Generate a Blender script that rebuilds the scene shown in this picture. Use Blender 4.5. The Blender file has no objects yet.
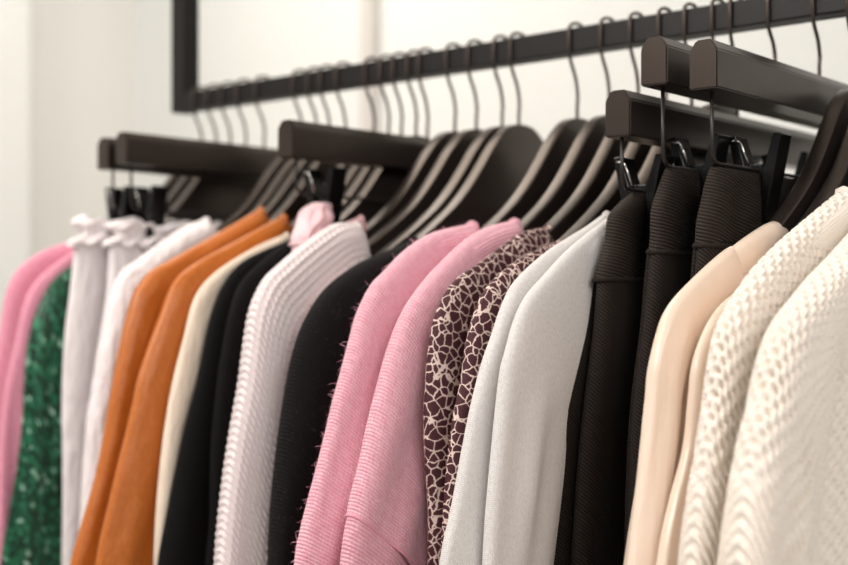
import bpy, bmesh, math, random
import numpy as np
from mathutils import Vector

random.seed(4); RNG = np.random.default_rng(4)
S = bpy.context.scene
COL = S.collection
EYE = 1.40                      # camera height; the rail runs along X at Y = 1, near end to the right

# ------------------------------------------------------------------ camera
cam = bpy.data.cameras.new('camera')
cam.sensor_width = 36.0
cam.lens = 1168 / 848 * 36.0
cam.shift_y = (279 - 282.5) / 848
cam.clip_start = 0.02
cam.dof.use_dof = True
cam.dof.focus_distance = 0.84
cam.dof.aperture_fstop = 3.9
camo = bpy.data.objects.new('camera', cam); COL.objects.link(camo)
camo.location = (0, 0, EYE)
camo.rotation_euler = (math.radians(90), 0, math.radians(40.7))
S.camera = camo

# ------------------------------------------------------------------ world, lights, exposure
w = bpy.data.worlds.new('world'); S.world = w; w.use_nodes = True
bg = w.node_tree.nodes['Background']
bg.inputs[0].default_value = (1.0, 0.975, 0.965, 1); bg.inputs[1].default_value = 0.27

def area(name, loc, target, size, power, color, sy=None):
    l = bpy.data.lights.new(name, 'AREA'); l.energy = power; l.color = color
    l.shape = 'RECTANGLE'; l.size = size; l.size_y = sy or size
    o = bpy.data.objects.new(name, l); COL.objects.link(o)
    o.location = loc
    o.rotation_euler = (Vector(target) - Vector(loc)).to_track_quat('-Z', 'Y').to_euler()
    return o
area('rail_ceiling_light', (-1.55, 0.80, 2.74), (-1.45, 0.85, 1.3), 2.0, 16, (1.0, 0.90, 0.80), 0.55)
area('front_ceiling_light', (-1.15, -1.0, 2.70), (-0.55, 0.85, 1.3), 0.9, 36, (1.0, 0.96, 0.93), 0.6)
area('side_fill_light', (1.3, -0.5, 2.60), (-0.5, 0.8, 1.3), 1.2, 27, (1.0, 0.97, 0.95), 1.2)  # added fill, no real fixture: brightens the cloth faces turned right
area('wall_fill_light', (-2.0, 1.35, 2.74), (-2.35, 2.05, 1.3), 1.4, 2.6, (1.0, 0.97, 0.94), 0.3)  # unseen fill added to lift the back and left walls

S.view_settings.view_transform = 'Standard'
S.view_settings.look = 'None'
S.view_settings.exposure = 0.36
S.view_settings.gamma = 1.0
S.view_settings.use_curve_mapping = False

# ------------------------------------------------------------------ materials
def srgb(r, g, b):
    f = lambda c: (c/255/12.92) if c/255 <= .04045 else ((c/255+.055)/1.055)**2.4
    return (f(r), f(g), f(b), 1)

class Mat:
    def __init__(s, name, col, rough=.7, spec=.5, metal=0, sheen=0):
        s.m = bpy.data.materials.new(name); s.m.use_nodes = True
        s.t = s.m.node_tree; s.b = s.t.nodes['Principled BSDF']
        s.b.inputs['Base Color'].default_value = col
        s.b.inputs['Roughness'].default_value = rough
        s.b.inputs['Specular IOR Level'].default_value = spec
        s.b.inputs['Metallic'].default_value = metal
        if sheen:
            s.b.inputs['Sheen Weight'].default_value = sheen
            s.b.inputs['Sheen Roughness'].default_value = .4
    def n(s, kind, **kw):
        nd = s.t.nodes.new(kind)
        for k, v in kw.items():
            if k in nd.inputs.keys(): nd.inputs[k].default_value = v
            else: setattr(nd, k, v)
        return nd
    def l(s, a, b): s.t.links.new(a, b)
    def uv(s, sx=1, sy=1, rot=0):
        tc = s.n('ShaderNodeTexCoord'); mp = s.n('ShaderNodeMapping')
        mp.inputs['Scale'].default_value = (sx, sy, 1); mp.inputs['Rotation'].default_value = (0, 0, rot)
        s.l(tc.outputs['UV'], mp.inputs['Vector']); return mp.outputs[0]
    def obj(s):
        return s.n('ShaderNodeTexCoord').outputs['Object']
    def noise(s, vec, scale, detail=3, rough=.5):
        nd = s.n('ShaderNodeTexNoise', Scale=scale, Detail=detail, Roughness=rough); s.l(vec, nd.inputs['Vector']); return nd.outputs['Fac']
    def wave(s, vec, scale, dist=0, direction='X', prof='SIN'):
        nd = s.n('ShaderNodeTexWave', Scale=scale, Distortion=dist); nd.bands_direction = direction; nd.wave_profile = prof
        s.l(vec, nd.inputs['Vector']); return nd.outputs['Fac']
    def ramp(s, fac, stops):
        r = s.n('ShaderNodeValToRGB'); e = r.color_ramp.elements
        while len(e) < len(stops): e.new(.5)
        for i, (p, c) in enumerate(stops): e[i].position = p; e[i].color = c
        s.l(fac, r.inputs[0]); return r.outputs[0]
    def math(s, op, a, b=None):
        nd = s.n('ShaderNodeMath', operation=op)
        for i, q in enumerate((a, b)):
            if q is None: continue
            if isinstance(q, (int, float)): nd.inputs[i].default_value = q
            else: s.l(q, nd.inputs[i])
        return nd.outputs[0]
    def color(s, c): s.l(c, s.b.inputs['Base Color'])
    def bump(s, h, strength=.5, dist=.001):
        nd = s.n('ShaderNodeBump', Strength=strength, Distance=dist); s.l(h, nd.inputs['Height'])
        s.l(nd.outputs[0], s.b.inputs['Normal']); return s

# UV unit = metres: U along the garment, V around it
def knit(name, col, col2, rows, cols, strength=.6, dist=.0008, sheen=.3, rot=0, melange=0, rough=.9):
    m = Mat(name, col, rough, .2, 0, sheen)
    v = m.uv(rot=rot)
    k = 2*math.pi/20
    a = m.wave(v, k*rows, .6, 'X'); b = m.wave(v, k*cols, .6, 'Y')
    h = m.math('ADD', m.math('MULTIPLY', a, .8), m.math('MULTIPLY', b, .22))
    nz = m.noise(v, 900, 2)
    h = m.math('ADD', h, m.math('MULTIPLY', nz, .8))
    big = m.noise(v, 140 if not melange else melange, 6, .7)
    mix = m.math('ADD', m.math('MULTIPLY', h, .3), m.math('MULTIPLY', big, .6))
    m.color(m.ramp(mix, [(.32, col2), (.72, col)]))
    m.bump(h, strength, dist)
    return m.m

M = {}
M['pink'] = knit('pink_wool_knit', srgb(247, 194, 205), srgb(226, 142, 164), 360, 330, 1.0, .0009, .4)
M['pink_rib'] = knit('pink_rib_knit', srgb(241, 184, 196), srgb(218, 140, 160), 330, 300, .9, .0010, .4)
M['fuzz_pink'] = Mat('pink_wool_fibre', srgb(244, 180, 198), .9, .1).m
M['rose'] = knit('rose_pink_knit', srgb(238, 168, 186), srgb(214, 116, 148), 260, 260, .8, .001, .4)
M['charcoal'] = knit('charcoal_mohair_knit', srgb(20, 17, 18), srgb(8, 7, 8), 300, 300, .8, .001, .03)
M['fuzz_dark'] = Mat('charcoal_mohair_fibre', srgb(70, 60, 60), .9, .1).m
M['black_jersey'] = knit('black_jersey', srgb(18, 17, 17), srgb(8, 8, 8), 500, 500, .5, .0006, 0)
M['grey'] = knit('pale_grey_melange_knit', srgb(230, 226, 223), srgb(192, 188, 187), 700, 620, .5, .0006, .1, 0, 330)
M['ribbed'] = Mat('pale_pink_chunky_knit', srgb(232, 214, 214), .9, .2, 0, .2).m
M['cream'] = Mat('cream_chunky_knit', srgb(250, 241, 226), .85, .2, 0, .2).m
for k in ('cream', 'ribbed'):
    mm = Mat('t', (1, 1, 1, 1)); bpy.data.materials.remove(mm.m)
def chunky(mat, col, hole, rows, cols):
    m = Mat.__new__(Mat); m.m = mat; m.t = mat.node_tree; m.b = m.t.nodes['Principled BSDF']
    v = m.uv(); k = 2*math.pi/20
    nz = m.noise(v, 700, 3, .7)
    h = m.math('ADD', m.math('MULTIPLY', m.wave(v, k*rows, 1.2, 'X'), .5), m.math('MULTIPLY', nz, .8))
    m.color(m.ramp(nz, [(.25, hole), (.5, col)]))
    m.bump(h, .6, .0008)
chunky(M['cream'], srgb(245, 236, 225), srgb(236, 217, 198), 520, 0)
chunky(M['ribbed'], srgb(234, 222, 221), srgb(214, 194, 194), 520, 0)

def cloth(name, col, rough=.6, sheen=0, spec=.4, wrinkle=.3, scale=45, col2=None):
    m = Mat(name, col, rough, spec, 0, sheen); v = m.uv(sy=2.2)
    h = m.noise(v, scale, 3); m.bump(h, min(1, wrinkle*1.5), .006)
    if col2: m.color(m.ramp(m.noise(v, 160, 4), [(.35, col2), (.65, col)]))
    return m.m
M['satin'] = cloth('champagne_satin', srgb(233, 211, 192), .30, .15, .55, .25, 18)
M['leather'] = cloth('rust_orange_leather', srgb(190, 106, 36), .42, 0, .5, .25, 30, srgb(180, 96, 28))
M['palecream'] = cloth('pale_cream_cotton', srgb(234, 216, 196), .8)
M['white'] = cloth('off_white_cotton', srgb(236, 228, 228), .85, .1, .2, .7, 40)
M['blush'] = cloth('blush_pink_cotton', srgb(240, 202, 206), .7, .1, .3, .4, 60)
M['dusty'] = cloth('dusty_pink_cotton', srgb(206, 164, 166), .8, .1)

m = Mat('leopard_print_viscose', (1, 1, 1, 1), .65, .3)      # maroon spots on cream
v = m.obj()
nd = m.n('ShaderNodeTexNoise', Scale=110, Detail=2)
m.l(v, nd.inputs['Vector'])
mx = m.n('ShaderNodeMix', data_type='RGBA'); mx.inputs[0].default_value = .006
m.l(v, mx.inputs[6]); m.l(nd.outputs['Color'], mx.inputs[7])
vo = m.n('ShaderNodeTexVoronoi', feature='DISTANCE_TO_EDGE', Scale=128, Randomness=.85); m.l(mx.outputs[2], vo.inputs['Vector'])
thr = m.math('MULTIPLY', m.noise(v, 80, 2), .085)
m.color(m.ramp(m.math('SUBTRACT', vo.outputs['Distance'], thr), [(.0, srgb(222, 200, 190)), (.02, srgb(74, 34, 42)), (.5, srgb(60, 27, 34))]))
m.t.nodes['Color Ramp'].color_ramp.interpolation = 'LINEAR'
m.bump(m.noise(v, 60, 3), .25, .003)
M['leopard'] = m.m

m = Mat('black_twill', srgb(36, 30, 27), .8, .25)             # diagonal rib
v = m.uv(rot=math.radians(35))
tw = m.wave(v, 2*math.pi/20*430, .8, 'X')
m.color(m.ramp(tw, [(.2, srgb(17, 14, 13)), (.9, srgb(48, 38, 32))])); m.bump(tw, .7, .0007)
M['twill'] = m.m
m = Mat('black_twill_waistband', srgb(36, 30, 27), .75, .3)
v = m.uv(rot=math.radians(12))
tw = m.wave(v, 2*math.pi/20*380, .6, 'X')
m.color(m.ramp(tw, [(.2, srgb(15, 13, 12)), (.9, srgb(56, 44, 36))])); m.bump(tw, .8, .0009)
M['twill_band'] = m.m

m = Mat('green_sequins', srgb(22, 92, 62), .35, .6, .35)
v = m.uv()
vo = m.n('ShaderNodeTexVoronoi', Scale=170); m.l(v, vo.inputs['Vector'])
m.color(m.ramp(vo.outputs['Color'], [(.1, srgb(5, 32, 22)), (.45, srgb(12, 72, 46)), (.8, srgb(40, 122, 86)), (.97, srgb(190, 226, 206))]))  # palest cells are sparkle painted into the sequin colour
bp = m.n('ShaderNodeBump', Strength=1.0, Distance=.004); m.l(vo.outputs['Color'], bp.inputs['Height']); m.l(bp.outputs[0], m.b.inputs['Normal'])
M['sequin'] = m.m

m = Mat('black_painted_wood', srgb(37, 31, 29), .30, .65)
m.b.inputs['Specular Tint'].default_value = (1, .82, .67, 1)
o = m.obj(); m.bump(m.noise(o, 700, 3), .12, .0006)
M['wood'] = m.m
m = Mat('black_powder_coated_metal', srgb(22, 18, 17), .5, .3)
m.bump(m.noise(m.obj(), 900, 2), .15, .0004); M['rail'] = m.m
M['wire'] = Mat('dark_wire', srgb(72, 62, 56), .33, .5, .6).m
M['rod'] = Mat('black_wire', srgb(40, 35, 33), .35, .5, .3).m
M['plastic'] = Mat('black_plastic', srgb(11, 10, 10), .25, .35).m
M['chrome'] = Mat('chrome_spring', srgb(225, 222, 218), .15, .5, 1).m

def plaster(name, col):
    m = Mat(name, col, .9, .2); m.bump(m.noise(m.obj(), 60, 4), .05, .002); return m.m
M['wall'] = plaster('warm_white_paint', srgb(226, 228, 225))
M['wall_grey'] = plaster('pale_grey_paint', srgb(226, 226, 222))
M['trim'] = plaster('greyish_trim_paint', srgb(205, 201, 196))
M['ceil'] = plaster('white_ceiling_paint', srgb(240, 238, 232))
m = Mat('pale_concrete', srgb(196, 190, 182), .6, .3); m.color(m.ramp(m.noise(m.obj(), 3, 6), [(.3, srgb(178, 171, 162)), (.7, srgb(206, 200, 191))])); M['floor'] = m.m

# ------------------------------------------------------------------ object helpers
def tag(o, label=None, cat=None, group=None, kind=None):
    if label: o['label'] = label
    if cat: o['category'] = cat
    if group: o['group'] = group
    if kind: o['kind'] = kind
    return o
def empty(name, loc, label, cat, group=None):
    o = bpy.data.objects.new(name, None); o.empty_display_size = .03; COL.objects.link(o); o.location = loc
    return tag(o, label, cat, group)
def mesh(name, verts, faces, mat, parent=None, uvs=None, smooth=True):
    me = bpy.data.meshes.new(name)
    me.from_pydata([tuple(map(float, q)) for q in verts], [], faces)
    if uvs is not None:
        ul = me.uv_layers.new(name='UVMap')
        li = np.empty(len(me.loops), dtype=np.int32); me.loops.foreach_get('vertex_index', li)
        flat = np.asarray(uvs, dtype=np.float32)[li].ravel(); ul.data.foreach_set('uv', flat)
    if smooth: me.polygons.foreach_set('use_smooth', [True]*len(me.polygons))
    me.materials.append(mat); me.update()
    o = bpy.data.objects.new(name, me); COL.objects.link(o)
    if parent: o.parent = parent
    return o
def bm_obj(name, bm, mat, parent=None, smooth=False):
    bmesh.ops.recalc_face_normals(bm, faces=bm.faces)
    me = bpy.data.meshes.new(name); bm.to_mesh(me); bm.free()
    if smooth: me.polygons.foreach_set('use_smooth', [True]*len(me.polygons))
    me.materials.append(mat)
    o = bpy.data.objects.new(name, me); COL.objects.link(o)
    if parent: o.parent = parent
    return o
def box_bm(x0, x1, y0, y1, z0, z1, bev=0, bm=None):
    b = bmesh.new()
    bmesh.ops.create_cube(b, size=1)
    for q in b.verts:
        q.co = Vector(((x0+x1)/2 + q.co.x*(x1-x0), (y0+y1)/2 + q.co.y*(y1-y0), (z0+z1)/2 + q.co.z*(z1-z0)))
    if bev: bmesh.ops.bevel(b, geom=b.edges[:], offset=bev, segments=2, profile=.6, affect='EDGES')
    if bm is None: return b
    tmp = bpy.data.meshes.new('tmp'); b.to_mesh(tmp); b.free(); bm.from_mesh(tmp); bpy.data.meshes.remove(tmp); return bm
def tube(pts, r, n=10, closed=False):
    """verts, faces of a round tube through pts (r may be a list)"""
    P = np.array(pts, float); k = len(P)
    R = np.full(k, r) if np.isscalar(r) else np.array(r)
    V = []; F = []
    prev = None
    for i in range(k):
        a = P[(i-1) % k] if (closed or i > 0) else P[i]; b = P[(i+1) % k] if (closed or i < k-1) else P[i]
        t = b-a; t /= np.linalg.norm(t)+1e-12
        if prev is None:
            up = np.array((1., 0, 0)) if abs(t[0]) < .9 else np.array((0, 1., 0))
        else: up = prev
        s1 = up - t*np.dot(up, t); s1 /= np.linalg.norm(s1)+1e-12; s2 = np.cross(t, s1); prev = s1
        for j in range(n):
            f = 2*math.pi*j/n; V.append(P[i]+R[i]*(math.cos(f)*s1+math.sin(f)*s2))
    for i in range(k if closed else k-1):
        for j in range(n):
            F.append((i*n+j, i*n+(j+1) % n, ((i+1) % k)*n+(j+1) % n, ((i+1) % k)*n+j))
    if not closed:
        F.append(tuple(range(n-1, -1, -1))); F.append(tuple((k-1)*n+j for j in range(n)))
    return V, F
def smooth_path(ctrl, n):
    """Catmull-Rom through ctrl, n points spaced by arc length"""
    C = np.array(ctrl, float)
    C = np.vstack([2*C[0]-C[1], C, 2*C[-1]-C[-2]]); out = []
    for i in range(1, len(C)-2):
        p0, p1, p2, p3 = C[i-1:i+3]
        for t in np.linspace(0, 1, 24, endpoint=False):
            out.append(.5*((2*p1)+(-p0+p2)*t+(2*p0-5*p1+4*p2-p3)*t*t+(-p0+3*p1-3*p2+p3)*t**3))
    out.append(C[-2]); out = np.array(out)
    d = np.r_[0, np.cumsum(np.linalg.norm(np.diff(out, axis=0), axis=1))]
    q = np.linspace(0, d[-1], n)
    return np.stack([np.interp(q, d, out[:, j]) for j in range(out.shape[1])], 1), q

# ------------------------------------------------------------------ the room
def struct(o): o['kind'] = 'structure'; return o
struct(bm_obj('floor', box_bm(-3.1, 2.2, -2.6, 2.25, -.1, 0), M['floor']))
struct(bm_obj('ceiling', box_bm(-3.1, 2.2, -2.6, 2.25, 2.8, 2.9), M['ceil']))
struct(bm_obj('wall_back', box_bm(-3.1, 2.2, 2.05, 2.25, 0, 2.8), M['wall']))
struct(bm_obj('wall_left', box_bm(-3.1, -2.88, -2.6, 2.05, 0, 2.8), M['wall_grey']))
struct(bm_obj('trim_1', box_bm(-1.94, -1.90, 2.02, 2.05, 0, 2.8), M['trim']))
struct(bm_obj('trim_2', box_bm(-2.88, -2.76, .6, 1.635, 0, 2.8), M['wall']))

# ------------------------------------------------------------------ the rail
RZ = EYE + .2405; RT = .0125
rack = empty('clothes_rail', (0, 1, RZ), 'black square-tube clothes rail hung from ceiling posts, carrying all the hangers', 'clothes rail')
bm_obj('rail', box_bm(-1.30, .745, -RT, RT, -RT, RT, .0018), M['rail'], rack)
for x in (-1.305+.013, .75-.013):
    bm_obj('post', box_bm(x-.0137, x+.0137, -.0134, .0134, -RT-.0009, 2.8-RZ, .0018), M['rail'], rack)

# ------------------------------------------------------------------ hangers
TOP = [(0, .146), (.015, .1445), (.03, .137), (.05, .119), (.07, .096), (.09, .0745), (.11, .057), (.135, .040), (.16, .025), (.19, .008), (.215, -.009), (.226, -.019)]
BOT = [(.221, -.034), (.20, -.024), (.17, -.009), (.14, .004), (.11, .012), (.085, .022), (.06, .034), (.04, .044), (.02, .050), (0, .052)]
TOP = [(y, z+.0165) for y, z in TOP]; BOT = [(y, z+.0165) for y, z in BOT]
def plate(name, outline, th, mat, parent, bev=.003):
    bm = bmesh.new()
    vs = [bm.verts.new((-th/2, y, z)) for y, z in outline]
    f = bm.faces.new(vs)
    r = bmesh.ops.extrude_face_region(bm, geom=[f])
    for q in r['geom']:
        if isinstance(q, bmesh.types.BMVert): q.co.x += th
    bmesh.ops.recalc_face_normals(bm, faces=bm.faces)
    ed = [e for e in bm.edges if len(e.link_faces) == 2 and e.calc_face_angle(0) > .9]
    bmesh.ops.bevel(bm, geom=ed, offset=bev, segments=3, profile=.5, affect='EDGES')
    o = bm_obj(name, bm, mat, parent)
    me = o.data; me.polygons.foreach_set('use_smooth', [True]*len(me.polygons))
    try: me.set_sharp_from_angle(angle=math.radians(38))
    except Exception: pass
    return o
def hook(parent, z0):
    """wire hook: from the hanger top forward and over the rail"""
    zb, zt = .228, .253
    c = [(0, 0, z0-.012), (0, 0, z0+.012), (0, .001, z0+(zb-z0)*.35), (0, -.003, z0+(zb-z0)*.62), (0, -.0115, z0+(zb-z0)*.86), (0, -.0150, zb+.003), (0, -.0150, zt-.003),
         (0, -.0115, zt+.003), (0, 0, zt+.0062), (0, .0115, zt+.003), (0, .0150, zt-.005), (0, .0155, zt-.016)]
    P, _ = smooth_path(c, 46)
    V, F = tube(P, .0018, 8)
    return mesh('hook', V, F, M['wire'], parent)
proto_hanger = None
TOPD = smooth_path(TOP, 40)[0]; BOTD = smooth_path(BOT, 26)[0]
OUT = [tuple(p) for p in TOPD] + [tuple(p) for p in BOTD[:-1]]
OUT = [(-y, z) for y, z in OUT] + [(0, .0685)] + [(y, z) for y, z in OUT[::-1]][:-1]
def shirt_hanger(s, label):
    global proto_hanger
    if proto_hanger is None:
        t = empty('clothes_hanger', (-s, 1, EYE), label, 'clothes hanger', 'black wooden clothes hangers on the rail')
        plate('hanger_body', OUT, .0138, M['wood'], t, .0016)
        hook(t, .1625)
        proto_hanger = t
        return t
    t = proto_hanger.copy(); COL.objects.link(t); t.location = (-s, 1, EYE); t['label'] = label
    for c in list(proto_hanger.children):
        d = c.copy(); COL.objects.link(d); d.parent = t
    return t

def clip(t, r, zr, lean=1.0):
    """sprung clip on the rod: two levers, jaw pads, chrome spring"""
    c = bm_obj('clip', box_bm(-.006, .006, r-.007, r+.007, zr-.006, zr+.005, .001), M['plastic'], t)
    for sgn in (-1, 1):
        prof = [(.0028, zr-.041), (.0085, zr-.041), (.0222, zr+.0275), (.0160, zr+.0285), (.0070, zr)]
        bm = bmesh.new()
        a = [bm.verts.new((sgn*x, r-.0105, z)) for x, z in prof]; b = [bm.verts.new((sgn*x, r+.0105, z)) for x, z in prof]
        bm.faces.new(a); bm.faces.new(b[::-1]); k = len(prof)
        for i in range(k): bm.faces.new((a[i], a[(i+1) % k], b[(i+1) % k], b[i]))
        bmesh.ops.bevel(bm, geom=bm.edges[:], offset=.0006, segments=1, affect='EDGES')
        bm_obj('lever', bm, M['plastic'], c)
    pts = [(-.0040, r-.0112, zr+.004), (-.0105, r-.0114, zr+.021), (-.0125, r-.0113, zr+.0232), (-.0190, r-.0113, zr+.0240)]
    P = np.array(pts); V, F = tube(P, .0008, 8); mesh('spring', V, F, M['chrome'], c)
    return c
def trouser_hanger(s, ztop, rodz, clips, label, e0=.216):
    t = empty('trouser_hanger', (-s, 1, EYE), label, 'trouser hanger', 'black wooden trouser hangers with clips')
    h = .0365; hw = .0115
    up = .01455*(s*.652+.80*.758); ztop += up; rodz += up
    prof = [(-hw, 0), (hw, 0), (hw, h-.008), (hw-.0055, h), (-hw+.0055, h), (-hw, h-.008)]
    bm = bmesh.new()
    a = [bm.verts.new((x, -e0, ztop-h+z)) for x, z in prof]; b = [bm.verts.new((x, e0, ztop-h+z)) for x, z in prof]
    bm.faces.new(a); bm.faces.new(b[::-1])
    for i in range(6): bm.faces.new((a[i], a[(i+1) % 6], b[(i+1) % 6], b[i]))
    bmesh.ops.recalc_face_normals(bm, faces=bm.faces)
    bmesh.ops.bevel(bm, geom=bm.edges[:], offset=.0011, segments=2, affect='EDGES')
    bm_obj('bar', bm, M['wood'], t)
    hook(t, ztop)
    zb = ztop-h; e = .202
    c = [(0, -e, zb+.004), (0, -e, rodz+.012), (0, -e+.002, rodz+.005), (0, -e+.006, rodz+.001), (0, -e+.012, rodz), (0, 0, rodz), (0, e-.012, rodz), (0, e-.006, rodz+.001), (0, e-.002, rodz+.005), (0, e, rodz+.012), (0, e, zb+.004)]
    V, F = tube(c, .0016, 8); mesh('clip_rod', V, F, M['rod'], t)
    for r in clips: clip(t, r, rodz)
    return t

# ------------------------------------------------------------------ garments
def lift(s, r, z):
    """heights were measured against a line 17 px above the true eye line"""
    return z + .01455*(s*.652+(1-r)*.758)
def grid_faces(nt, nl, closed=True):
    F = []
    for i in range(nt-1):
        a = i*nl; b = a+nl
        for j in range(nl if closed else nl-1):
            k = (j+1) % nl
            F.append((a+j, a+k, b+k, b+j))
    return F
def folds(seed, n=3, kmin=1.2, kmax=4):
    g = np.random.default_rng(seed)
    K = g.uniform(kmin, kmax, n); ph = g.uniform(0, 6.28, n); sl = g.uniform(-1.5, 1.5, n); am = g.uniform(.5, 1, n)
    def f(w, t):
        return sum(a*np.sin(6.283*k*w+p+q*6.283*t) for a, k, p, q in zip(am, K, ph, sl))/n**.5
    return f
def pillow(name, P, Q, B, mat, parent, nl, side=-1, fold=0, seed=0, disp=None, rnd=.75, tfold=.25, arc=None, foldk=None, bulb=None, shear=0):
    """closed flattened tube between the outer line P and the inner line Q (rows of (r, z)); B half thickness per row"""
    nt = len(P)
    ph = np.linspace(math.pi, 3*math.pi, 6001)           # the loop starts on the hidden inner side
    c, sn = np.cos(ph), np.sin(ph)
    W = .5-.5*np.sign(c)*np.abs(c)**rnd
    X = np.sign(sn)*np.abs(sn)**rnd
    al = np.r_[0, np.cumsum(np.hypot(np.diff(W)*.14, np.diff(X)*.016))]
    qs = np.linspace(0, al[-1], nl, endpoint=False)
    W = np.interp(qs, al, W); X = np.interp(qs, al, X)
    t = np.linspace(0, 1, nt)[:, None]
    R = P[:, :1]*(1-W)+Q[:, :1]*W
    Z = P[:, 1:2]*(1-W)+Q[:, 1:2]*W
    Bc = np.asarray(B).reshape(-1, 1)
    Xc = Bc*X[None, :]
    if bulb:                                             # a full rounded fold at the outer edge, pressed thin behind it
        k = np.clip((P[:, :1]-R)/bulb[0], 0, 1); k = k*k*(3-2*k)
        Xc = Xc*(1-(1-bulb[1])*k)
    if fold:
        f = folds(seed, *(foldk or (3, 1.2, 4)))
        g = np.clip((arc[:, None]-.17 if arc is not None and tfold == .25 else (t-tfold))/(.10 if tfold == .25 else .3), 0, 1)
        Xc = Xc + fold*g*f(W[None, :], t)*np.sin(np.pi*np.clip(W, 0, 1))**.5
        R = R + fold*.5*g*np.sin(9*t+seed)*(1-W)
    pts = np.stack([Xc, side*R, Z], 2)
    if arc is None: arc = np.r_[0, np.cumsum(np.linalg.norm(np.diff(P, axis=0), axis=1))]
    dl = np.linalg.norm(np.roll(pts, -1, 1)-pts, axis=2)
    L = np.cumsum(dl, 1)-dl
    mid = L[nt//2]                                       # one loop length for the whole tube, so ribs run along it
    U = np.repeat(arc[:, None], nl, 1) + shear*W[None, :]; Vv = np.repeat(mid[None, :], nt, 0)
    if disp is not None:
        du = np.gradient(pts, axis=0); dv = (np.roll(pts, -1, 1)-np.roll(pts, 1, 1))
        N = np.cross(dv, du); N /= np.linalg.norm(N, axis=2, keepdims=True)+1e-9
        cen = pts.mean(1, keepdims=True)
        if np.sum(N*(pts-cen)) < 0: N = -N
        pts = pts + N*(disp(U, Vv)*np.clip((1-W)/.12, 0, 1)[None, :])[..., None]
    V = pts.reshape(-1, 3); F = grid_faces(nt, nl)
    F.append(tuple(range(nl))); F.append(tuple((nt-1)*nl+j for j in range(nl-1, -1, -1)))
    o = mesh(name, V, F, mat, parent, np.stack([U, Vv], 2).reshape(-1, 2))
    o['_n'] = nt*nl; del o['_n']
    return o, pts

def outline(ctrl, nt, zend):
    """outer line continued straight down to the hem"""
    c = list(ctrl)
    (r0, z0), (r1, z1) = c[-2], c[-1]
    k = (r1-r0)/(z0-z1)
    z = z1
    while z-.09 > zend:
        z -= .09; k *= .55; r1 = r1+k*.09; c.append((r1, z))
    c.append((r1+k*.5*(z-zend), zend))
    P, q = smooth_path(c, nt)
    return P, q
def inner(P, q, wd, zarm, armr=.205):
    z0 = P[0, 1]; ic = int(np.argmax(P[:, 1] < P[0, 1]-.055)); ic = max(ic, 4)
    n = len(P); Q = np.zeros_like(P)
    fc = np.clip(np.arange(n)/ic, 0, 1)[:, None]
    A0 = np.array((max(P[0, 0]-.015, .1), zarm+.06)); A1 = np.array((armr, zarm))
    Q[:] = A0*(1-fc)+A1*fc
    f = np.clip((np.arange(n)-ic)/(n-1-ic), 0, 1)
    E = np.array((P[-1, 0]-wd, P[-1, 1]+.001))
    low = A1[None]*(1-f[:, None])+E[None]*f[:, None]
    # keep the sleeve width even below the armpit
    low[:, 0] = np.minimum(low[:, 0], P[:, 0]-.02) if False else low[:, 0]
    m_ = np.arange(n) > ic
    Q[m_] = low[m_]
    k = max(3, n//24) | 1                                 # round off the bend at the armpit
    pad = np.vstack([np.repeat(Q[:1], k//2, 0), Q, np.repeat(Q[-1:], k//2, 0)])
    return np.stack([np.convolve(pad[:, j], np.ones(k)/k, 'valid') for j in (0, 1)], 1)

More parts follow.
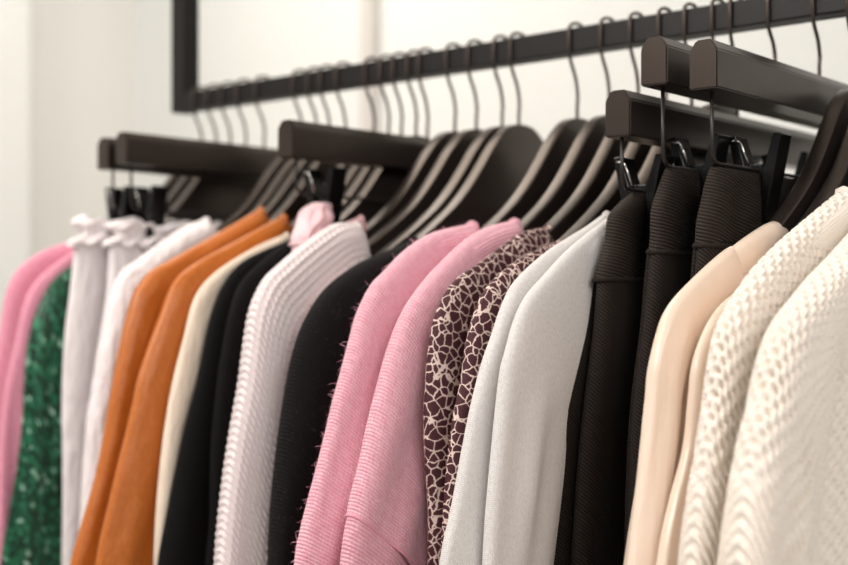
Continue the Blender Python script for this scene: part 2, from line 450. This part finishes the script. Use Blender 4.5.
def garment(kind, cat, s, ctrl, mat, label, group=None, B=.012, Bb=None, hem=-.55, send=-.50, wd=.13, seam=None, fold=.004, seed=1,
            collar=None, cuff=None, cuffmat=None, disp=None, near=(150, 64), zarm=-.17, bodyw=.27, armr=.205, zdense=False, shear=0, bodydisp=None, neckdip=.045, bodyfold=.004, foldk=None, colr=.0028):
    t = empty(kind, (-s, 1, EYE), label, cat, group)
    Bb = Bb or B*.86
    ctrl = [(r, lift(s, r, z)) for r, z in ctrl]
    nt, nl = near
    P, q = outline(ctrl, nt, send)
    if zdense:                                            # more rows in the part the camera sees
        C, _ = outline(ctrl, 1200, send)
        d = np.r_[0, np.cumsum(np.linalg.norm(np.diff(C, axis=0), axis=1))]
        wgt = np.where(C[:-1, 1] > -.25, 1.0, .12); cum = np.r_[0, np.cumsum(wgt*np.diff(d))]
        qq = np.interp(np.linspace(0, cum[-1], nt), cum, d)
        P = np.stack([np.interp(qq, d, C[:, k]) for k in (0, 1)], 1); q = qq
    # ---- body: a hull under the shoulder line
    ny, nb = (61, 72) if bodydisp is None else (301, 520)
    r0, z0 = P[0]
    sh = P[:int(np.argmax(P[:, 1] < P[0, 1]-.055))+1]
    y = np.linspace(-bodyw, bodyw, ny)
    if bodydisp is not None: y = np.r_[np.linspace(-bodyw, -.13, 230, endpoint=False), np.linspace(-.13, bodyw, 71)]
    a = np.abs(y)
    zt = np.where(a >= r0, np.interp(a, sh[:, 0], sh[:, 1]), z0-neckdip*np.sqrt(np.clip(1-(a/r0)**2, 0, 1)))
    zt = zt-(.0015 if bodydisp is None else .0045)-.03*np.clip((a-bodyw+(.05 if bodydisp is None else .10))/(.05 if bodydisp is None else .10), 0, 1)**2
    qv = np.linspace(-1, 1, nb)
    H = zt-hem
    h = H[:, None]*np.abs(qv[None, :])**2.0
    if bodydisp is not None: h = H[:, None]*np.interp(np.abs(qv), [0, .84, 1], [0, .43, 1])[None, :]
    side = np.clip(1-(a/bodyw)**6, .02, 1)[:, None]**.5
    rr = .016
    b = Bb*np.sqrt(np.clip(1-(1-np.minimum(h/rr, 1))**2, 0, 1))*side
    ff = folds(seed+50, 4, 1, 5)
    bend = bodyfold*np.clip(h/.25, 0, 1)*ff(((y+bodyw)/(2*bodyw))[:, None]*2, 0)*side
    Xb = np.sign(qv)[None, :]*b+bend
    pts = np.stack([Xb, np.repeat(y[:, None], nb, 1), zt[:, None]-h], 2)
    U = np.sign(qv)[None, :]*h; Vv = np.repeat(y[:, None], nb, 1)
    if bodydisp is not None:
        pts[..., 0] += np.sign(qv)[None, :]*bodydisp(h, np.repeat(y[:, None], nb, 1))
    mesh('body', pts.reshape(-1, 3), grid_faces(ny, nb, False), mat, t, np.stack([U, Vv], 2).reshape(-1, 2))
    # ---- sleeves
    i0 = 0 if seam is None else int(np.argmax(P[:, 0] > seam))
    Q = inner(P, q, wd, zarm, armr)
    Bt = np.full(nt, B)
    k = np.clip((q-q[i0])/.012, 0, 1)
    Bt = B*(.55+.45*np.sqrt(np.clip(1-(1-k)**2, 0, 1)))
    cut = nt
    if cuff: cut = int(np.argmax(P[:, 1] < cuff))
    Pn = P
    o, pp = pillow('sleeve', Pn[i0:cut], Q[i0:cut], Bt[i0:cut], mat, t, nl, -1, fold, seed, disp, arc=q[i0:cut], shear=shear, foldk=foldk)
    if cuff:
        Pc = P[cut-1:].copy(); Qc = Q[cut-1:].copy()
        Pc[:, 0] -= .003; Qc[:, 0] += .004
        nk = len(Pc); g = np.clip(np.arange(nk)/3, 0, 1)
        pillow('cuff', Pc, Qc, B*(.90+.02*g), cuffmat or mat, t, nl, -1, fold*.7, seed, disp, tfold=-.3, arc=q[cut-1:])
        nl2 = nl
        # seam ridge around the top of the cuff
        ring = pp[-1]
        V, F = tube(ring[::max(1, nl//48)], .0013, 6, True); mesh('cuff_seam', V, F, cuffmat or mat, t)
    # far sleeve, hidden behind the hanger
    n2 = 46
    sel = np.unique(np.linspace(i0, nt-1, n2).astype(int))
    pillow('sleeve', P[sel], Q[sel], Bt[sel], mat, t, 28, 1, fold, seed+9, None, arc=q[sel])
    # ---- collar
    th = np.linspace(0, 2*math.pi, 72, endpoint=False)
    cy = (r0+.001)*np.cos(th); cx = Bb*.62*np.sign(np.sin(th))*np.abs(np.sin(th))**.6
    cz = z0-neckdip*np.sqrt(np.clip(1-(cy/r0)**2, 0, 1))-.001
    cy = np.clip(cy, -r0, r0)
    V, F = tube(np.stack([cx, cy, cz], 1), colr, 8, True)
    mesh('collar', V, F, collar or mat, t, [(i*.01, j*.004) for i in range(72) for j in range(8)])
    return t, pp

def fuzz(t, pp, n, mat, lmin=.004, lmax=.011, wid=.00022, seed=0, zmin=-.30):
    g = np.random.default_rng(seed)
    nt, nl, _ = pp.shape
    du = np.gradient(pp, axis=0); dv = np.roll(pp, -1, 1)-np.roll(pp, 1, 1)
    N = np.cross(dv, du); N /= np.linalg.norm(N, axis=2, keepdims=True)+1e-9
    if np.sum(N*(pp-pp.mean(1, keepdims=True))) < 0: N = -N
    V = []; F = []; c = 0
    while c < n:
        i = g.integers(0, nt); j = g.integers(0, nl)
        p = pp[i, j]
        if p[2] < zmin: continue
        if p[0] < 0 and j > nl*.5 and g.random() < .6 : pass
        d = N[i, j]+g.normal(0, .6, 3); d /= np.linalg.norm(d)
        L = g.uniform(lmin, lmax)*(.4+.6*g.random()); bend = g.normal(0, .5, 3); bend[2] -= .25
        sd = np.cross(d, g.normal(0, 1, 3)); sd /= np.linalg.norm(sd)+1e-9
        q0 = p-.001*d; q1 = p+d*L*.55; d2 = d+bend; d2 /= np.linalg.norm(d2); q2 = q1+d2*L*.45
        k = len(V)
        V += [q0-sd*wid, q0+sd*wid, q1-sd*wid*.8, q1+sd*wid*.8, q2]
        F += [(k, k+1, k+3, k+2), (k+2, k+3, k+4)]
        c += 1
    o = mesh('wool_fuzz', V, F, mat, t, None, False); o['kind'] = 'stuff'
    return o

# measured outer lines: (distance from the hanger's middle, height against the eye line)
PINKL = [(.172, .036), (.189, .033), (.224, .021), (.264, -.004), (.289, -.023), (.309, -.042), (.325, -.069), (.338, -.107), (.353, -.151), (.369, -.194), (.375, -.227)]

# --- cream chunky sweaters (nearest)
def cream_disp(u, v):
    L = v.max(); vv = np.abs(v-L/2)                      # distance from the outer edge, same on both faces
    k = np.clip((u-.25)/.08, 0, 1); k = k*k*(3-2*k)      # eyelets over the shoulder, slanting ribs across the sleeve below
    pu, pv = .0071, .0086
    ph = u/pu-.35*vv/pv
    row = .5+.5*np.cos(2*np.pi*ph)
    st = np.floor(ph+.5) % 2*.5
    hole = np.clip(np.cos(np.pi*(v/pv+st))**2*1.8-.4, 0, 1)*np.clip(row*1.8-.4, 0, 1)
    ph2 = (u-.75*vv)/.0088
    rib = np.abs(np.sin(np.pi*ph2))**.7
    stitch = np.sin(2*np.pi*v/.0044+3*np.floor(ph2))*np.sin(2*np.pi*ph2)
    return (1-k)*(-.0062*hole+.0004*np.sin(2*np.pi*v/.0039)) + k*(.0042*(rib-.7)+.0004*stitch)
def cream_body_disp(h, y):
    return cream_disp(h+.04, y+.5)
garment('sweater', 'sweater', .282, [(.165, .050), (.21, .030), (.261, .007), (.315, -.015), (.350, -.032), (.368, -.054), (.376, -.072), (.388, -.089), (.400, -.116), (.408, -.142), (.413, -.163)], M['cream'],
        'cream chunky knit sweater at the right edge of the photo, nearest of all the clothes', 'cream chunky knit sweaters', B=.019, Bb=.0155, wd=.055, armr=.33, zarm=-.075, seam=None, fold=.003, seed=3, disp=cream_disp,
        near=(430, 400), zdense=True, shear=.05, bodyw=.345, bodydisp=cream_body_disp, colr=.0045, hem=-.5)
garment('sweater', 'sweater', .322, [(.158, .052), (.227, .027), (.271, .010), (.310, -.009), (.345, -.034), (.357, -.059), (.362, -.082), (.373, -.119), (.388, -.174)], M['cream'],
        'cream chunky knit sweater directly beside the champagne satin blouses', 'cream chunky knit sweaters', B=.018, wd=.12, fold=.003, seed=8, disp=cream_disp,
        near=(430, 400), zdense=True, shear=.05, colr=.0045, hem=-.5)
# --- champagne satin blouses
garment('blouse', 'blouse', .350, [(.185, .018), (.25, -.012), (.300, -.031), (.328, -.058), (.336, -.086), (.343, -.115), (.362, -.150), (.374, -.185)], M['satin'],
        'champagne satin blouse squeezed between a cream knit sweater and another satin blouse', 'champagne satin blouses', B=.0105, seam=.24, foldk=(5, 2, 8), fold=.010, seed=21, near=(160, 90), hem=-.55)
garment('blouse', 'blouse', .374, [(.151, .030), (.169, .031), (.241, .008), (.299, -.017), (.320, -.030), (.331, -.046), (.341, -.067), (.345, -.083), (.358, -.127), (.372, -.186)], M['satin'],
        'champagne satin blouse beside the black trousers, its curved black hanger arm showing', 'champagne satin blouses', B=.0125, seam=.232, foldk=(5, 2, 7), fold=.013, seed=14, near=(160, 90), hem=-.55)
# --- pale grey sweaters
garment('sweater', 'sweater', .503, [(.165, .040), (.187, .035), (.239, .012), (.276, -.010), (.300, -.026), (.313, -.043), (.322, -.063), (.328, -.077), (.337, -.120), (.347, -.171), (.352, -.212)], M['grey'],
        'pale grey melange sweater next to the black trousers', 'pale grey melange sweaters', B=.012, foldk=(4, 1.5, 5), fold=.0065, seed=31, near=(160, 90))
garment('sweater', 'sweater', .527, [(.150, .042), (.179, .030), (.236, .009), (.279, -.014), (.295, -.032), (.307, -.052), (.322, -.077), (.338, -.116), (.354, -.173), (.366, -.213)], M['grey'],
        'pale grey melange sweater next to the leopard print blouses', 'pale grey melange sweaters', B=.012, fold=.005, seed=33, near=(160, 90))
# --- leopard print blouses
garment('blouse', 'blouse', .554, [(.164, .023), (.21, .011), (.244, 0), (.280, -.020), (.297, -.043), (.306, -.067), (.311, -.089), (.322, -.127), (.330, -.199)], M['leopard'],
        'maroon and cream leopard print blouse touching the pale grey sweater', 'leopard print blouses', B=.0115, fold=.006, seed=41, near=(150, 80))
garment('blouse', 'blouse', .585, [(.155, .031), (.192, .025), (.242, .003), (.280, -.014), (.299, -.033), (.309, -.054), (.315, -.091), (.319, -.131), (.316, -.187), (.316, -.233)], M['leopard'],
        'maroon and cream leopard print blouse touching the pink sweater', 'leopard print blouses', B=.012, fold=.007, seed=44, near=(150, 80))
# --- pink sweaters
t, pp = garment('sweater', 'sweater', .618, [(.158, .037), (.189, .032), (.224, .020), (.264, -.004), (.289, -.023), (.307, -.042), (.323, -.069), (.337, -.107), (.352, -.151), (.367, -.186), (.376, -.227)], M['pink'],
        'pink wool sweater beside the leopard print, its cuff seam showing low down', 'pink wool sweaters', B=.0165, fold=.006, seed=51, near=(160, 90), cuff=-.182, cuffmat=M['pink_rib'], colr=.004)
fuzz(t, pp, 3200, M['fuzz_pink'], .002, .007, .00014, seed=1)
t, pp = garment('sweater', 'sweater', .655, [(.172, .035), (.224, .026), (.260, .011), (.288, -.008), (.303, -.019), (.318, -.040), (.327, -.062), (.337, -.086), (.349, -.114), (.364, -.161), (.379, -.209), (.384, -.235)], M['pink'],
        'pink wool sweater beside the fuzzy black sweater', 'pink wool sweaters', B=.0165, fold=.006, seed=55, near=(160, 90), cuff=-.222, cuffmat=M['pink_rib'], colr=.004)
fuzz(t, pp, 4000, M['fuzz_pink'], .003, .010, .00015, seed=2)
# --- fuzzy black sweater
t, pp = garment('sweater', 'sweater', .728, [(.168, .022), (.188, .015), (.233, .002), (.278, -.020), (.304, -.046), (.317, -.071), (.325, -.100), (.333, -.143), (.343, -.202), (.348, -.251)], M['charcoal'],
        'fuzzy black sweater between a pink sweater and the pale pink chunky one', 'black sweaters', B=.021, fold=.006, seed=61, near=(140, 70))
fuzz(t, pp, 3000, M['fuzz_dark'], .004, .012, .00015, 3)
garment('sweater', 'sweater', .750, [(.158, .014), (.188, .006), (.233, -.012), (.268, -.04), (.284, -.08), (.295, -.13), (.30, -.2), (.305, -.26)], M['blush'],
        'blush pink top almost hidden between the fuzzy black and the chunky pale pink sweaters', 'hidden pink tops', B=.008, seed=63, near=(60, 36))
# --- pale pink chunky ribbed sweater
def rib_disp(u, v):
    L = v.max(); vv = np.abs(v-L/2); k = np.clip((u-.12)/.08, 0, 1)
    r = np.sin(2*np.pi*v/.0080); row = np.sin(2*np.pi*(u-.35*vv)/.0068)
    return (1-k)*(.0012*r+.0011*row*np.clip(.6-r, 0, 1.2)) + k*(.0006*r+.0016*row)
garment('sweater', 'sweater', .785, [(.188, .036), (.200, .037), (.219, .034), (.255, .016), (.287, -.004), (.305, -.018), (.318, -.042), (.325, -.077), (.329, -.103), (.338, -.147), (.350, -.208), (.357, -.258)], M['ribbed'],
        'pale pink chunky ribbed sweater among the black ones', None, B=.020, fold=.003, seed=71, disp=rib_disp, neckdip=.10, near=(330, 220), zdense=True, colr=.0045)
garment('blouse', 'blouse', .815, [(.150, .046), (.180, .036), (.215, .012), (.25, -.02), (.266, -.06), (.275, -.1), (.28, -.2), (.285, -.28)], M['dusty'],
        'dusty pink blouse mostly hidden behind the pale pink chunky sweater', 'hidden pink tops', B=.008, seed=73, near=(60, 36))
# --- black jersey tops, pale cream blouse, orange jackets
garment('top', 'top', .872, [(.165, .031), (.198, .020), (.238, -.003), (.260, -.023), (.272, -.051), (.280, -.084), (.285, -.112), (.294, -.178), (.297, -.246), (.302, -.285)], M['black_jersey'],
        'black long-sleeved top next to the pale pink chunky sweater', 'black long-sleeved tops', B=.011, fold=.004, seed=81, near=(110, 54))
garment('top', 'top', .894, [(.165, .027), (.182, .021), (.235, .002), (.261, -.021), (.276, -.051), (.285, -.081), (.294, -.113), (.313, -.168), (.330, -.241), (.338, -.281)], M['black_jersey'],
        'black long-sleeved top next to the pale cream blouse', 'black long-sleeved tops', B=.0105, fold=.004, seed=83, near=(110, 54))
garment('blouse', 'blouse', .914, [(.160, .030), (.204, .015), (.255, -.010), (.280, -.034), (.292, -.068), (.306, -.113), (.315, -.162), (.325, -.247)], M['palecream'],
        'pale cream blouse between a black top and an orange jacket', None, B=.009, fold=.006, seed=85, near=(110, 60))
garment('jacket', 'jacket', .938, [(.142, .051), (.202, .025), (.265, -.003), (.288, -.021), (.302, -.048), (.317, -.081), (.329, -.113), (.336, -.144), (.356, -.215), (.374, -.28)], M['leather'],
        'rust orange leather jacket next to the pale cream blouse', 'rust orange leather jackets', B=.013, fold=.004, seed=91, near=(130, 70))
garment('jacket', 'jacket', .985, [(.133, .060), (.190, .033), (.251, .005), (.279, -.008), (.292, -.021), (.300, -.032), (.311, -.067), (.326, -.130), (.344, -.204), (.374, -.29)], M['leather'],
        'rust orange leather jacket next to the white trousers', 'rust orange leather jackets', B=.016, fold=.004, seed=93, near=(130, 70))
# --- green sequins, far pink pair
garment('top', 'top', 1.197, [(.165, .03), (.200, .014), (.236, -.003), (.259, -.019), (.277, -.046), (.289, -.078), (.297, -.125), (.306, -.22), (.322, -.325)], M['sequin'],
        'dark green sequined top at the far end', None, B=.014, fold=.006, seed=95, near=(120, 70))
garment('sweater', 'sweater', 1.226, [(.165, .034), (.204, .021), (.244, -.004), (.269, -.026), (.283, -.055), (.291, -.09), (.306, -.157), (.312, -.26)], M['rose'],
        'rose pink sweater next to the green sequined top', 'rose pink sweaters', B=.013, fold=.005, seed=97, near=(110, 60), hem=-.62, send=-.58)
garment('sweater', 'sweater', 1.256, [(.165, .038), (.192, .028), (.244, .011), (.273, -.011), (.286, -.038), (.293, -.08), (.303, -.159), (.31, -.26)], M['rose'],
        'rose pink sweater at the very far end of the rail', 'rose pink sweaters', B=.014, fold=.005, seed=99, near=(110, 60), hem=-.62, send=-.58)

# ------------------------------------------------------------------ trousers on clip hangers
def trousers(s, outer, ztop, zband, label, group, mat, bandmat, half=.0165, back=(0, 0), inner_r=-.02, zend=-.75, seed=0, fold=.003, gather=0, wfold=.002, backmat=None):
    t = empty('trousers', (-s, 1, EYE), label, 'trousers', group)
    ztop = lift(s, .19, ztop); zband = lift(s, .19, zband); outer = [(r, lift(s, r, z)) for r, z in outer]
    C = [(outer[0][0]-.006, ztop+.0)] + [q for q in outer if q[1] < ztop-.004]
    P, q = outline(C, 240, zend)
    # waistband
    ib = int(np.argmax(P[:, 1] < zband))
    Pw = P[:ib+1].copy(); Qw = Pw.copy(); Qw[:, 0] = inner_r
    k = np.linspace(0, 1, ib+1)
    Bw = half*(.45+.55*np.sqrt(np.clip(1-(1-np.clip(k/.5, 0, 1))**2, 0, 1)))
    if gather:
        zz = np.linspace(ztop, zband, 60); Pw = np.stack([np.interp(-zz, -Pw[:, 1], Pw[:, 0]), zz], 1)
        Pw[:, 0] += .007*np.sin(np.linspace(0, 2.6*np.pi, 60))
        Qw = Pw.copy(); Qw[:, 0] = inner_r; Bw = half*(1+.3*np.sin(np.linspace(0, 3*np.pi, 60)))
        arcw = np.linspace(0, ztop-zband, 60)
        def gd(u, v): return .0028*np.sin(2*np.pi*v/.031+5*np.sin(55*u)+2*np.sin(v*70))+.002*np.sin(v*95+u*160)
        o, pp = pillow('waistband', Pw, Qw, Bw, bandmat, t, 160, -1, 0, seed, gd, .7, arc=arcw)
    else:
        m_ = max(40, ib)
        qq = np.linspace(0, q[ib], m_); Pw = np.stack([np.interp(qq, q, P[:, j]) for j in (0, 1)], 1)
        Qw = Pw.copy(); Qw[:, 0] = inner_r
        kk = np.linspace(0, 1, m_); Bw = half*(.50+.50*np.sqrt(np.clip(1-(1-np.clip(kk/.6, 0, 1))**2, 0, 1)))
        o, pp = pillow('waistband', Pw, Qw, Bw, bandmat, t, 200, -1, wfold, seed, None, .8, tfold=.1, arc=qq, bulb=(.052, .42))
        ring = pp[-1]; V, F = tube(ring[::2]*np.array((1.04, 1, 1)), .0019, 8, True)
        o = mesh('waist_seam', V, F, bandmat, t, [(i*.01, j*.003) for i in range(len(ring[::2])) for j in range(8)])
    # two legs lying one behind the other
    Pl = P[ib-1:]; ql = q[ib-1:]
    for i, sx in enumerate((1, -1)):
        pl = Pl.copy(); g = np.clip((Pl[0, 1]-Pl[:, 1])/.10, 0, 1)
        off = half*(.06 if sx > 0 else .55)
        pl[:, 0] -= .001 + (.010 if sx < 0 else 0)
        Ql = pl.copy(); Ql[:, 0] = inner_r+.03*g
        dx = 0.0
        if sx < 0: pl[:, 0] += back[0]*g; dx = back[1]
        o, pp = pillow('leg', pl, Ql, np.full(len(pl), half*(.97 if sx > 0 else .6)), backmat or mat, t, 160, -1, fold, seed+i, None, .85, tfold=.0, arc=ql, bulb=(.050, .4))
        o.location.x = sx*off
        if dx: o.location.x -= dx
    return t
T2 = [(0.199, 0.074), (0.209, 0.043), (0.216, 0.013), (0.222, -0.016), (0.228, -0.05), (0.242, -0.105), (0.248, -0.153), (0.251, -0.228)]
T1 = [(0.189, 0.057), (0.214, 0.037), (0.224, 0.012), (0.234, -0.009), (0.241, -0.051), (0.249, -0.084), (0.254, -0.105), (0.263, -0.155), (0.271, -0.23)]
trousers(.405, [(0.205, 0.072), (0.212, 0.045), (0.22, 0.013), (0.225, -0.016), (0.231, -0.05), (0.243, -0.105), (0.253, -0.228)], .071, .012, 'black twill trousers clipped on the nearest trouser hanger, behind the satin blouse', 'black twill trousers', M['twill'], M['twill_band'], seed=1)
trousers(.446, T2, .073, .010, 'black twill trousers in the middle of the three pairs', 'black twill trousers', M['twill'], M['twill_band'], seed=3)
trousers(.482, T1, .056, -.011, 'black twill trousers on the lowest hung hanger, next to the pale grey sweater', 'black twill trousers', M['twill'], M['twill_band'], seed=5, half=.0165, back=(.022, .003))
trousers(1.165, [(.246, .050), (.253, .031), (.257, -.002), (.261, -.042), (.266, -.081), (.270, -.155), (.271, -.22), (.274, -.34)], .050, .018, 'white trousers with a gathered waist next to the green sequined top', 'white gathered trousers', M['white'], M['white'], half=.019, inner_r=-.1, seed=7, gather=1, fold=.006)
trousers(1.130, [(.226, .045), (.231, .028), (.236, -.026), (.242, -.065), (.250, -.108), (.257, -.154), (.260, -.168), (.268, -.289)], .046, .018, 'white trousers with a gathered waist, just behind the plain white sweater', 'white gathered trousers', M['white'], M['white'], half=.015, inner_r=-.1, seed=11, gather=1, fold=.006)
garment('sweater', 'sweater', 1.060, [(.150, .050), (.175, .042), (.205, .026), (.240, .004), (.262, -.010), (.275, -.035), (.283, -.07), (.292, -.11), (.300, -.15), (.305, -.17), (.316, -.28)], M['white'],
        'plain white sweater between a rust orange jacket and the white gathered trousers', None, B=.020, fold=.007, seed=12, near=(120, 70))
trousers(.848, [(.188, .058), (.196, .050), (.205, .03), (.211, .006), (.213, -.05), (.214, -.12)], .060, .020, 'blush pink trousers clipped up beside the pale pink chunky sweater', None, M['blush'], M['blush'], half=.015, inner_r=.162, wfold=.0045, seed=13, fold=.006)

# ------------------------------------------------------------------ hangers in place
trouser_hanger(.404, .1635, .0735, (-.12+0, .05), 'nearest black wooden trouser hanger, its bar in front of the other two')
trouser_hanger(.445, .1705, .0735, (-.142, .03), 'black wooden trouser hanger in the middle of the near three, highest of them')
trouser_hanger(.481, .1345, .0575, (-.168, .0), 'black wooden trouser hanger hung lower than its two near neighbours', .209)
trouser_hanger(.855, .1400, .0680, (-.161, 0), 'black wooden trouser hanger holding the blush pink trousers')
trouser_hanger(1.130, .1480, .0600, (-.176, .06), 'black wooden trouser hanger holding white trousers, front one of the far pair')
trouser_hanger(1.166, .1440, .0600, (-.188, .06), 'black wooden trouser hanger at the far end, its tip poking out on the left')
for s, lab in [(.282, 'the rightmost cream chunky sweater'), (.322, 'the cream chunky sweater beside the satin'), (.350, 'the satin blouse beside the cream sweater'), (.374, 'the satin blouse beside the black trousers'),
               (.499, 'the grey sweater beside the black trousers'), (.527, 'the grey sweater beside the leopard print'), (.554, 'the leopard blouse beside the grey sweater'), (.585, 'the leopard blouse beside the pink sweater'),
               (.618, 'the pink sweater beside the leopard print'), (.655, 'the pink sweater beside the fuzzy black one'), (.728, 'the fuzzy black sweater'), (.750, 'the hidden blush pink top'), (.785, 'the pale pink chunky sweater'),
               (.815, 'the hidden dusty pink blouse'), (.872, 'the black top beside the chunky pale pink sweater'), (.894, 'the black top beside the pale cream blouse'), (.914, 'the pale cream blouse'),
               (.938, 'the orange jacket beside the cream blouse'), (.985, 'the orange jacket beside the white trousers'), (1.060, 'the plain white sweater'), (1.197, 'the green sequined top'), (1.226, 'the rose pink sweater beside the sequins'), (1.256, 'the rose pink sweater at the far end')]:
    shirt_hanger(s, 'black wooden hanger inside ' + lab)
for s, lab in [(1.012, 'the one nearer to the orange jackets'), (1.034, 'the one nearer to the white sweater')]:
    shirt_hanger(s, 'empty black wooden hanger behind the orange jackets, ' + lab)
